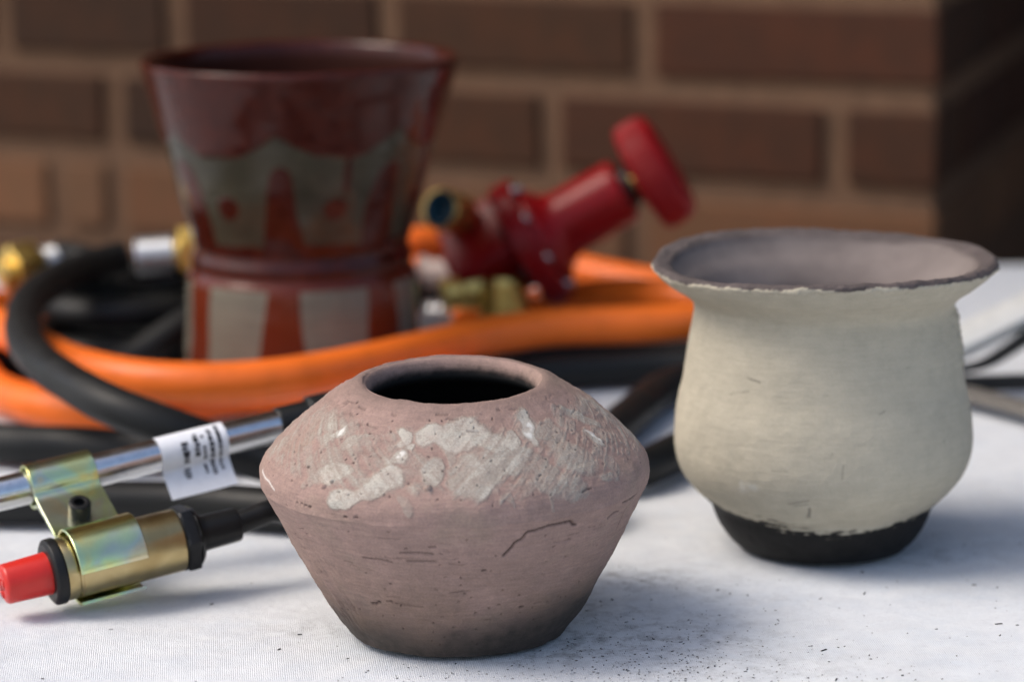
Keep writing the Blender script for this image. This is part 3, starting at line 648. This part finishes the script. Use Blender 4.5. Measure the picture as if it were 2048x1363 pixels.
redpot = pot_mesh("glazed_planter", P, th, nr, nz, disp, (-.107, 1.4889, 0), M_redpot, {"red": np.clip(red, 0, 1), "foot": foot, "inner": sstep(0, 8, np.arange(len(P))[:, None] - top_i - 4 + 0 * TH)}, lean=(.018, 0))
tag(redpot, "tall waisted pot with dark red glaze dripping over grey green, behind the hoses", "pot")

# ---------------------------------------------------------------- hoses
OR, BR = .0098, .0090
oh = thing("orange_hose", "thick orange rubber gas hose lying in loops around the tall red pot", "hose", (-.05, 1.40, 0))
def rel(pts, o): return [tuple(Vector(p) - o.location) for p in pts]
orange_pts = [(-.046, 1.612, .035), (-.062, 1.617, .033), (-.107, 1.634, .020), (-.170, 1.640, .0100), (-.235, 1.636, .0105), (-.288, 1.608, .020), (-.292, 1.556, .027), (-.2553, 1.4891, .030), (-.2193, 1.4167, .030), (-.1883, 1.3830, .0292), (-.1585, 1.3690, .0286), (-.1233, 1.3690, .0286), (-.0888, 1.3836, .0298), (-.0544, 1.4157, .030), (-.0184, 1.4553, .030), (.0193, 1.4805, .030), (.0702, 1.4861, .030), (.0961, 1.4947, .030), (.135, 1.512, .029), (.160, 1.548, .026), (.150, 1.588, .022), (.1038, 1.6145, .022), (.0727, 1.6400, .022), (.0309, 1.6700, .026), (-.0062, 1.6722, .036), (-.0536, 1.6481, .045), (-.085, 1.652, .034), (-.130, 1.662, .014), (-.180, 1.661, .0100), (-.240, 1.662, .0098), (-.300, 1.640, .0098), (-.310, 1.590, .0098), (-0.2822, 1.5213, .0098), (-0.2627, 1.4600, .0098), (-0.2508, 1.4332, .0098), (-0.2270, 1.4055, .0098), (-0.2072, 1.3936, .0098), (-0.1871, 1.3861, .0098), (-0.1641, 1.3993, .0098), (-0.1421, 1.4206, .0098), (-0.1139, 1.4310, .0098), (-0.0926, 1.4384, .0098), (-0.0758, 1.4488, .0098), (-.030, 1.437, .0098), (-.005, 1.415, .0098), (.010, 1.392, .0098), (.004, 1.366, .0098), (-.030, 1.352, .0098), (-.075, 1.350, .0098)]
tube("hose", rel(orange_pts, oh), OR, M_orange, oh, segs=36)
tube("hose_turn", rel([(-.035, 1.596, .0098), (.0, 1.608, .014), (.030, 1.600, .020), (.060, 1.580, .027), (.095, 1.552, .029), (.125, 1.548, .022), (.150, 1.550, .012)], oh), OR, M_orange, oh, segs=36)
slv = Vector((-.046, 1.612, .035)) - oh.location; sd = Vector((1, -.33, -.06)).normalized()
Ms = frame(slv - sd * .004, sd)
lathe_ax("sleeve", rnd([(0, .004), (0, .0100), (.004, .0078), (.026, .0078), (.026, .004)], .001), Ms, M_paper, oh)
lathe_ax("end_nut", rnd([(.026, .004), (.026, .0098), (.030, .0098), (.030, .0118), (.040, .0118), (.041, .0085), (.048, .0085), (.048, .003)], .0006), Ms, M_brass, oh, segs=6 * 6, fr=lambda th, s: np.where((s > .0299) & (s < .0401), np.cos(np.pi / 6) / np.cos((th % (np.pi / 3)) - np.pi / 6) * 1.08, 1))

def ferrule(parent, at, d, L=.024, r=.0106, nut=True, name="crimp_ferrule", nl=.014, nr_=.0130):
    Mf = frame(at, d)
    pr_ = [(0, r * .8), (0, r)]
    for i in range(5): a = L * (.12 + .17 * i); pr_ += [(a, r), (a + .0006, r * .955), (a + L * .06, r * .955), (a + L * .06 + .0006, r)]
    pr_ += [(L, r), (L, r * .6)]
    lathe_ax(name, rnd(pr_, .0004), Mf, M_alu, parent)
    if nut:
        lathe_ax("brass_nut", rnd([(L, r * .5), (L, r * .8), (L + .003, r * .8), (L + .003, nr_), (L + .003 + nl, nr_), (L + .003 + nl, r * .75), (L + .008 + nl, r * .75), (L + .008 + nl, .002)], .0005), Mf, M_brass, parent, segs=36,
                 fr=lambda th, s: np.where((s > L + .0029) & (s < L + .0031 + nl), np.cos(np.pi / 6) / np.cos((th % (np.pi / 3)) - np.pi / 6) * 1.07, 1))

bh = thing("black_hose", "black hose with silver ferrule arching high at the left of the red pot", "hose", (-.1, 1.35, 0))
b1 = [(-.2030, 1.5640, .0545), (-.2150, 1.5560, .0535), (-.2320, 1.5230, .052), (-.2400, 1.4740, .051), (-.2385, 1.4300, .049), (-.2285, 1.3750, .0475), (-.2130, 1.3300, .046), (-.1938, 1.2950, .044), (-.1754, 1.2720, .040), (-.1512, 1.2640, .033), (-.1305, 1.2690, .023), (-.1048, 1.2720, .0125), (-.0713, 1.2611, .0090), (-.0060, 1.2533, .0090), (.0400, 1.2600, .0090), (.0576, 1.2720, .0090), (.0723, 1.2987, .0090), (.0895, 1.3215, .0090), (.130, 1.342, .009), (.166, 1.375, .009), (.172, 1.425, .009), (.145, 1.468, .010), (.0999, 1.4790, .010), (.0700, 1.4805, .0095), (.0443, 1.4767, .0090), (.0038, 1.4650, .0090), (-.022, 1.452, .0090)]
tube("hose", rel(b1, bh), BR * .98, M_black, bh, segs=32, wob=.0003)
ferrule(bh, Vector((-.2030, 1.5640, .0545)) - bh.location - Vector((-.004, 0, 0)), (1, .09, .05), L=.0200, r=.0104)

b2 = thing("black_hose", "black hose lying flat from the left edge, crossing beneath the arching black hose", "hose", (-.1, 1.32, 0))
tube("hose", rel([(-.285, 1.41, .009), (-.2723, 1.3703, .009), (-.2358, 1.3346, .0090), (-.2073, 1.3282, .0090), (-.1648, 1.3163, .0090), (-.1188, 1.3091, .0090), (-.060, 1.3040, .009), (-.005, 1.3030, .009), (.0348, 1.3197, .0090), (.0553, 1.3736, .0090), (.0720, 1.4250, .0090), (.092, 1.4500, .009), (.125, 1.4520, .009)], b2), BR, M_black, b2, segs=32, wob=.0003)

b3 = thing("black_hose", "black hose coiled in the shadow left of the red pot, inside the arching hose", "hose", (-.15, 1.57, 0))
coil = [(-.052, 1.6057, .0112), (-.080, 1.5990, .010), (-.110, 1.5810, .009), (-.150, 1.5600, .0090), (-.190, 1.5330, .0090), (-.225, 1.5290, .0090), (-.250, 1.5480, .0090), (-.250, 1.585, .0090), (-.225, 1.6080, .0095), (-.180, 1.612, .0100), (-.135, 1.6060, .016), (-.110, 1.592, .0265), (-.150, 1.5740, .0270), (-.195, 1.5480, .0270), (-.230, 1.5480, .0270), (-.245, 1.5780, .0275), (-.225, 1.5990, .029), (-.190, 1.5960, .0310), (-.165, 1.588, .036), (-.178, 1.570, .0400), (-.205, 1.578, .0420), (-.228, 1.591, .047), (-.2420, 1.5960, .0500), (-.249, 1.596, .050)]
tube("hose", rel(coil, b3), BR * .98, M_black, b3, segs=28)
ferrule(b3, Vector((-.054, 1.6057, .0112)) - b3.location, (1, .02, 0), L=.026, r=.0098, nut=True, nl=.010, nr_=.0105)
ferrule(b3, Vector((-.2435, 1.5960, .0470)) - b3.location, (-1, -.75, -.10), L=.013, r=.0098, nut=True, nl=.016, nr_=.0138)
# second flat layer of the coil nearest the red pot
tube("hose_turn", rel([(-.045, 1.586, .027), (-.085, 1.580, .027), (-.130, 1.5600, .0270), (-.165, 1.5300, .0270), (-.200, 1.5080, .009), (-.235, 1.506, .009), (-.262, 1.525, .009), (-.272, 1.560, .009)], b3), BR * .98, M_black, b3, segs=28)
tube("hose_turn", rel([(-.120, 1.632, .030), (-.070, 1.634, .020), (-.030, 1.640, .012), (.010, 1.632, .009), (.050, 1.600, .009), (.090, 1.574, .009), (.130, 1.565, .009)], b3), BR * .98, M_black, b3, segs=28)
tube("hose_turn", rel([(-.030, 1.545, .009), (.0, 1.552, .009), (.040, 1.545, .009), (.080, 1.525, .009), (.120, 1.518, .009)], b3), BR * .98, M_black, b3, segs=28)

# ---------------------------------------------------------------- gas regulator
reg = thing("gas_regulator", "glossy red gas pressure regulator with ribbed red knob and brass fittings", "regulator", (.0049, 1.57, 0))
def V3(a): return np.array(a, float)
ar = (Vector(cr) * .86 + Vector(cu) * .49 - Vector(f0) * .14).normalized()
pv = (Vector(cu) * .87 - Vector(cr) * .49); pv = (pv - ar * pv.dot(ar)).normalized(); qv = ar.cross(pv)
G0 = Vector((0.0065, 0, .0583)); Mr = frame(G0, ar, pv)
lathe_ax("bonnet", rnd([(.004, .0), (.004, .0270), (.010, .0262), (.015, .0205), (.020, .0182), (.0545, .0178), (.0575, .0165), (.058, .012), (.058, 0)], .002), Mr, M_regred, reg, segs=64)
lathe_ax("flange", rnd([(-.0065, 0), (-.0065, .0345), (-.005, .036), (-.0006, .036), (-.0004, .0352), (.0004, .0352), (.0006, .036), (.0045, .036), (.0062, .0345), (.0062, .02)], .0008), Mr, M_regred, reg, segs=72)
lathe_ax("neck", rnd([(.0577, .0), (.0577, .0118), (.0625, .0112), (.0625, .0)], .0008), Mr, M_steel_black, reg)
lathe_ax("stem", rnd([(.0622, 0), (.0622, .0058), (.0665, .0058), (.0665, 0)], .0004), Mr, M_brass, reg)
def knob_fr(th, s): return 1 + np.where((s > .0675) & (s < .0835), .011 * np.sign(np.sin(th * 64)) * 1.0, 0)
kp = rnd([(.0645, 0), (.0645, .020), (.0658, .0275), (.0675, .0298), (.073, .0306), (.0815, .0298), (.0850, .0270), (.0865, .022), (.0860, .010), (.0852, 0)], .0016)
lathe_ax("knob", kp, Mr, M_knob, reg, segs=640, fr=knob_fr, sharp=False)
for i in range(8):   # flange screws
    a = math.radians(22.5 + 45 * i); c = G0 + (pv * math.cos(a) + qv * math.sin(a)) * .0305
    lathe_ax("screw", rnd([(.0055, 0), (.0055, .0031), (.0070, .0031), (.0086, .0021), (.0088, 0)], .0006), frame(c, ar, pv), M_screw, reg, segs=16)
    lathe_ax("nut", rnd([(-.0055, 0), (-.0055, .0036), (-.0085, .0036), (-.0085, 0)], .0004), frame(c, ar, pv), M_steel_black, reg, segs=24, fr=lambda th, s: np.cos(np.pi / 6) / np.cos((th % (np.pi / 3)) - np.pi / 6))
# valve body: a stepped square casting
def box_on(M, s0, s1, h0, h1, name, mat, parent, bev):
    v = [M @ Vector((s, y * h, z * h)) for s, h in ((s0, h0), (s1, h1)) for (y, z) in ((-1, -1), (1, -1), (1, 1), (-1, 1))]
    return poly(name, v, [(0, 1, 2, 3), (7, 6, 5, 4)] + [(i, 4 + i, 4 + (i + 1) % 4, (i + 1) % 4) for i in range(4)], mat, parent, True, bev)
Mb = frame(G0 - ar * .006 + pv * .006, -ar, (pv * .8 + qv * -.6))
bo = box_on(Mb, 0, .036, .0205, .0190, "valve_body", M_regred, reg, .0035)
lathe_ax("end_boss", rnd([(.035, .0), (.035, .0145), (.039, .0145), (.0395, .0115), (.0355, .011), (.0355, 0)], .0006), Mb, M_regred, reg, segs=40)
inl = (Vector(cr) * -.52 + Vector(cu) * .12 - Vector(f0) * .84).normalized(); ip = Vector((-.0440, -.016, .0790))
Mi = frame(ip - inl * .004 + Vector((.004, 0, 0)), inl)
lathe_ax("inlet_port", rnd([(-.012, .0), (-.012, .0112), (.008, .0112), (.0085, .0096), (-.004, .0096)], .0006), Mi, M_brass, reg)
lathe_ax("port_seal", rnd([(-.0035, 0), (-.0035, .0094), (.0078, .0094), (.0080, .0070), (.004, .0055), (.004, 0)], .0004), Mi, M_teal, reg)
Mo = frame((-.0095, -.012, .042), (0.02, -.12, -1))
po = [(0, 0), (0, .0125), (.003, .0135), (.007, .0135)]
for i in range(3): a = .007 + .006 * i; po += [(a + .0005, .0115), (a + .0020, .0115), (a + .0025, .0138), (a + .0055, .0138)]
po += [(.0255, .010), (.033, .010), (.033, 0)]
lathe_ax("outlet_fitting", rnd(po, .0005), Mo, M_brass, reg)
lathe_ax("outlet_elbow", rnd([(-.004, 0), (-.004, .0105), (.010, .0105), (.0105, .0085), (.020, .0085), (.020, 0)], .0008), frame((-.022, -.010, .036), (-1, -.25, -.15)), M_brass, reg, segs=36)

# ---------------------------------------------------------------- burner handle with piezo igniter
ta = Vector((.895, .43, .119)).normalized(); tc = Vector((.0917, -.4383, .8942)); tc = (tc - ta * tc.dot(ta)).normalized(); tb = tc.cross(ta)
TO = Vector((-.1745, 1.098, .0156))
torch = thing("burner_handle", "chrome burner tube with clamped push button igniter and a printed white sticker", "gas torch", TO)
def L3(s, b, c): return ta * s + tb * b + tc * c
TC = L3(.019, .050, 0)
Mt = frame(TC, ta, tc); M0 = frame((0, 0, 0), ta, tc)
lathe_ax("tube", rnd([(-.115, 0), (-.115, .0066), (.0935, .0066), (.0938, .0052), (.0938, 0)], .0003), Mt, M_chrome, torch, segs=64)
lathe_ax("adapter", rnd([(.0930, 0), (.0930, .0074), (.107, .0074), (.1075, .0088), (.124, .0088), (.1245, .006), (.1245, 0)], .0008), Mt, M_plastic, torch)
end = TC + ta * .122
tail = [end, end + ta * .02, Vector((-.030, 1.222, .045)) - TO, Vector((.008, 1.229, .030)) - TO, Vector((.030, 1.222, .015)) - TO, Vector((.028, 1.202, .0095)) - TO, Vector((.0, 1.191, .009)) - TO, Vector((-.035, 1.194, .009)) - TO, Vector((-.0681, 1.2010, .0090)) - TO, Vector((-.0978, 1.2096, .0090)) - TO, Vector((-.1327, 1.2216, .0090)) - TO, Vector((-.1647, 1.2255, .0090)) - TO, Vector((-.1965, 1.2255, .0090)) - TO, Vector((-.2136, 1.2258, .0090)) - TO, Vector((-.2350, 1.2308, .0090)) - TO, Vector((-.28, 1.245, .009)) - TO]
tube("feed_hose", [tuple(p) for p in tail], .0088, M_black, torch, segs=32)

def strip(name, prof, s0, s1, mat, parent, thick=.0010, skew=0, ns=2):
    """bent plate: profile in (b, c) across the tube axis, extruded from s0 to s1, with thickness"""
    P = np.array(prof, float); T = np.gradient(P, axis=0); T /= np.linalg.norm(T, axis=1)[:, None]; Nn = np.stack([-T[:, 1], T[:, 0]], 1)
    inn = P - Nn * thick
    n = len(P); v = []
    ss = np.linspace(s0, s1, ns)
    for layer in (P, inn):
        for k in range(ns):
            for i in range(n): v.append(tuple(L3(ss[k] + skew * i / (n - 1), layer[i, 0], layer[i, 1])))
    f = []; o = ns * n
    for k in range(ns - 1):
        for i in range(n - 1):
            a, b, c, d = k * n + i, k * n + i + 1, (k + 1) * n + i + 1, (k + 1) * n + i
            f += [(a, d, c, b), (o + a, o + b, o + c, o + d)]
    for i in range(n - 1):
        f += [(i, i + 1, o + i + 1, o + i), ((ns - 1) * n + i + 1, (ns - 1) * n + i, o + (ns - 1) * n + i, o + (ns - 1) * n + i + 1)]
    for k in range(ns - 1):
        f += [((k + 1) * n, k * n, o + k * n, o + (k + 1) * n), (k * n + n - 1, (k + 1) * n + n - 1, o + (k + 1) * n + n - 1, o + k * n + n - 1)]
    ob = poly(name, v, f, mat, parent, True); ob.data.set_sharp_from_angle(angle=math.radians(50)); return ob
def arc(cx, cy, r, a0, a1, n=18): return [(cx + r * math.cos(math.radians(a)), cy + r * math.sin(math.radians(a))) for a in np.linspace(a0, a1, n)]
K = .050
up = [(K + .0088, -.0010), (K + .0082, .0006)] + arc(K, 0, .0078, 18, 150, 22) + [(K - .0078, .0022), (K - .0100, .0012), (K - .014, .0008), (.028, .0006), (.022, .0004), (.0175, .0005), (.0152, .0016)] + arc(0, 0, .0139, 16, 152, 26)
clamp = strip("clamp_bracket", cmr(np.array(up), 3), .0052, .0322, M_zinc, torch, .0011)
b_ = clamp.modifiers.new("bevel", 'BEVEL'); b_.width = .0003; b_.segments = 2; b_.limit_method = 'ANGLE'
lo = [(K + .0088, -.0026), (K + .0080, -.0035)] + arc(K, 0, .0080, -30, -150, 16) + [(K - .010, -.0022), (.030, -.0012), (.0175, -.0012), (.0160, -.0022)] + arc(0, 0, .0142, -18, -136, 24)
strip("clamp_back_plate", cmr(np.array(lo), 3), .0062, .0322, M_zinc, torch, -.0011)
# socket screw
Ms = frame(L3(.0185, .0262, .0005), tc, ta)
lathe_ax("clamp_screw", rnd([(0, 0), (0, .0044), (.0066, .0044), (.0073, .0038), (.0073, .0022), (.0045, .0020), (.0045, 0)], .0003), Ms, M_plastic, torch, segs=36, fr=lambda th, s: np.where((s < .0030) & (s > .002), 1, 1))
# barrel
lathe_ax("igniter_barrel", rnd([(.0008, .009), (.0008, .0122), (.0052, .0122), (.0056, .0117), (.0066, .0117), (.0070, .0123), (.0485, .0123), (.0490, .0117), (.0490, .008)], .0003), M0, M_gold, torch, segs=72)
lathe_ax("ring_nut", rnd([(-.0040, .006), (-.0040, .0112), (-.0030, .0128), (.0002, .0130), (.0010, .0124), (.0010, .009)], .0004), M0, M_plastic, torch, segs=64)
btn = lathe_ax("push_button", rnd([(-.0222, 0), (-.0222, .0060), (-.0212, .0077), (-.0040, .0083), (-.0030, .0083), (-.0030, 0)], .0009), M0, M_redplastic, torch, segs=56)
# raised flame mark on the button face
def emboss(outline, dep=.0005):
    n = len(outline); w = [L3(-.0221, x, y) for x, y in outline]; w2 = [L3(-.0221 - dep, x * .97, y * .97) for x, y in outline]
    v = [tuple(p) for p in w + w2]; f = [tuple(range(n, 2 * n))] + [(i, (i + 1) % n, n + (i + 1) % n, n + i) for i in range(n)]
    return v, f
for (cx, cy, w, h) in ((-.0026, .0024, .0015, .0024), (0.0006, .0000, .0021, .0030), (-.0012, -.0034, .0024, .0016)):
    out = [(cx + w * math.sin(t) * (1 if math.cos(t) < .3 else .55), cy + h * math.cos(t)) for t in np.linspace(0, 2 * math.pi, 15)[:-1]]
    vv, ff = emboss(out); poly("flame_mark", vv, ff, M_redplastic, btn, True)
lathe_ax("hex_nut", rnd([(.0488, .006), (.0488, .0122), (.0500, .0132), (.0545, .0132), (.0555, .0118), (.0568, .0108), (.0568, .006)], .0005), M0, M_steel_black, torch, segs=48, fr=lambda th, s: np.where((s > .0495) & (s < .0550), np.cos(np.pi / 6) / np.cos((th % (np.pi / 3)) - np.pi / 6) * 1.03, 1))
lathe_ax("cable_boot", rnd([(.0560, .005), (.0560, .0076), (.060, .0070), (.0735, .0067), (.0742, .0060), (.0742, .003)], .0006), M0, M_plastic, torch, segs=48)
lead = [L3(.072, 0, 0), L3(.082, .0006, .0008), L3(.090, .001, .0010), Vector((-.080, 1.150, .020)) - TO, Vector((-.055, 1.156, .014)) - TO, Vector((-.022, 1.160, .0075)) - TO, Vector((.006, 1.168, .0050)) - TO]
tube("igniter_lead", [tuple(p) for p in lead], .0046, M_plastic, torch, segs=24)
# sticker wrapped on the tube, with a loose flap in front
s0, s1 = .019 + .0408, .019 + .0692
lab = arc(K, 0, .00685, 95, 208, 20) + [(K - .0072, -.0050), (K - .0100, -.0068), (K - .0135, -.0085), (K - .0170, -.0101)]
lab[0:0] = arc(K, 0, .00685, 40, 90, 8)
labP, labS = resample(cmr(np.array(lab), 4), .0004)
sticker = strip("sticker", labP, s0, s1, M_label, torch, .00018, ns=3)
T = np.gradient(labP, axis=0); T /= np.linalg.norm(T, axis=1)[:, None]; Nn = np.stack([-T[:, 1], T[:, 0]], 1)
tv, tf = [], []
def glyph(sa, sb, i0, i1):
    i1 = min(i1, len(labP) - 2)
    if i1 <= i0: return
    k = len(tv)
    for i in range(i0, i1 + 1):
        p = labP[i] - Nn[i] * .00030
        tv.append(tuple(L3(sa, *p))); tv.append(tuple(L3(sb, *p)))
    for i in range(i1 - i0): a = k + 2 * i; tf.append((a, a + 1, a + 3, a + 2))
Ltot = labS[-1]; npt = len(labP)
def idx_at(t): return int(np.clip(t / Ltot * npt, 0, npt - 2))
rt = random.Random(5)
for (sc, w, segs_) in ((.0100, .00150, ((.0095, .0190), (.0215, .0260))), (.0150, .00130, ((.0070, .0165),)), (.0180, .0007, ((.0080, .0095), (.0125, .0185), (.0215, .0258))), (.0212, .00100, ((.0062, .0187), (.0205, .0272))), (.0247, .00085, ((.0045, .0192), (.0210, .0255)))):
    for (t0, t1) in segs_:
        t = t0
        while t < t1:   # rows of small unreadable print
            ln = rt.uniform(.0007, .0016)
            glyph(s0 + sc - w * rt.uniform(.6, 1.05), s0 + sc + w * rt.uniform(.6, 1.05), idx_at(t), idx_at(min(t + ln, t1)))
            t += ln + rt.uniform(.0002, .0004)
o = poly("sticker_print", tv, tf, M_ink, sticker)

# ---------------------------------------------------------------- tongs at the right edge
tg = thing("metal_tongs", "silver metal tongs with a black rod, half hidden behind the cream pot", "tongs", (.226, 1.45, 0))
def bar(name, pts, w, t, mat, parent, bev=.0008, upv=(0, 0, 1)):
    P = cmr(np.array(pts, float), 8); n = len(P); T = np.gradient(P, axis=0); T /= np.linalg.norm(T, axis=1)[:, None]
    U = np.array(upv, float); v = []
    for i in range(n):
        sd_ = np.cross(T[i], U); sd_ /= np.linalg.norm(sd_); uu = np.cross(sd_, T[i])
        for (a, b) in ((-1, -1), (1, -1), (1, 1), (-1, 1)): v.append(tuple(P[i] + sd_ * a * w / 2 + uu * b * t / 2))
    f = [(3, 2, 1, 0), tuple(4 * (n - 1) + k for k in range(4))]
    for i in range(n - 1):
        for k in range(4): f.append((4 * i + k, 4 * i + (k + 1) % 4, 4 * (i + 1) + (k + 1) % 4, 4 * (i + 1) + k))
    return poly(name, v, f, mat, parent, True, bev)
o_ = Vector((.226, 1.45, 0))
bar("upper_arm", rel([(.205, 1.447, .020), (.226, 1.455, .0265), (.28, 1.475, .0475), (.36, 1.505, .078)], tg), .0150, .009, M_silver, tg, upv=(0, -.6, .8))
bar("trigger_guard", rel([(.214, 1.440, .014), (.232, 1.442, .0165), (.250, 1.452, .024), (.268, 1.468, .032)], tg), .010, .003, M_steel_black, tg)
bar("lower_arm", rel([(.205, 1.440, .007), (.226, 1.412, .007), (.27, 1.345, .007), (.32, 1.27, .007)], tg), .013, .005, M_dullsteel, tg)
tube("rod", rel([(.190, 1.432, .0095), (.215, 1.430, .0095), (.245, 1.430, .0100), (.30, 1.432, .0105), (.37, 1.436, .011)], tg), .0042, M_plastic, tg, segs=20)
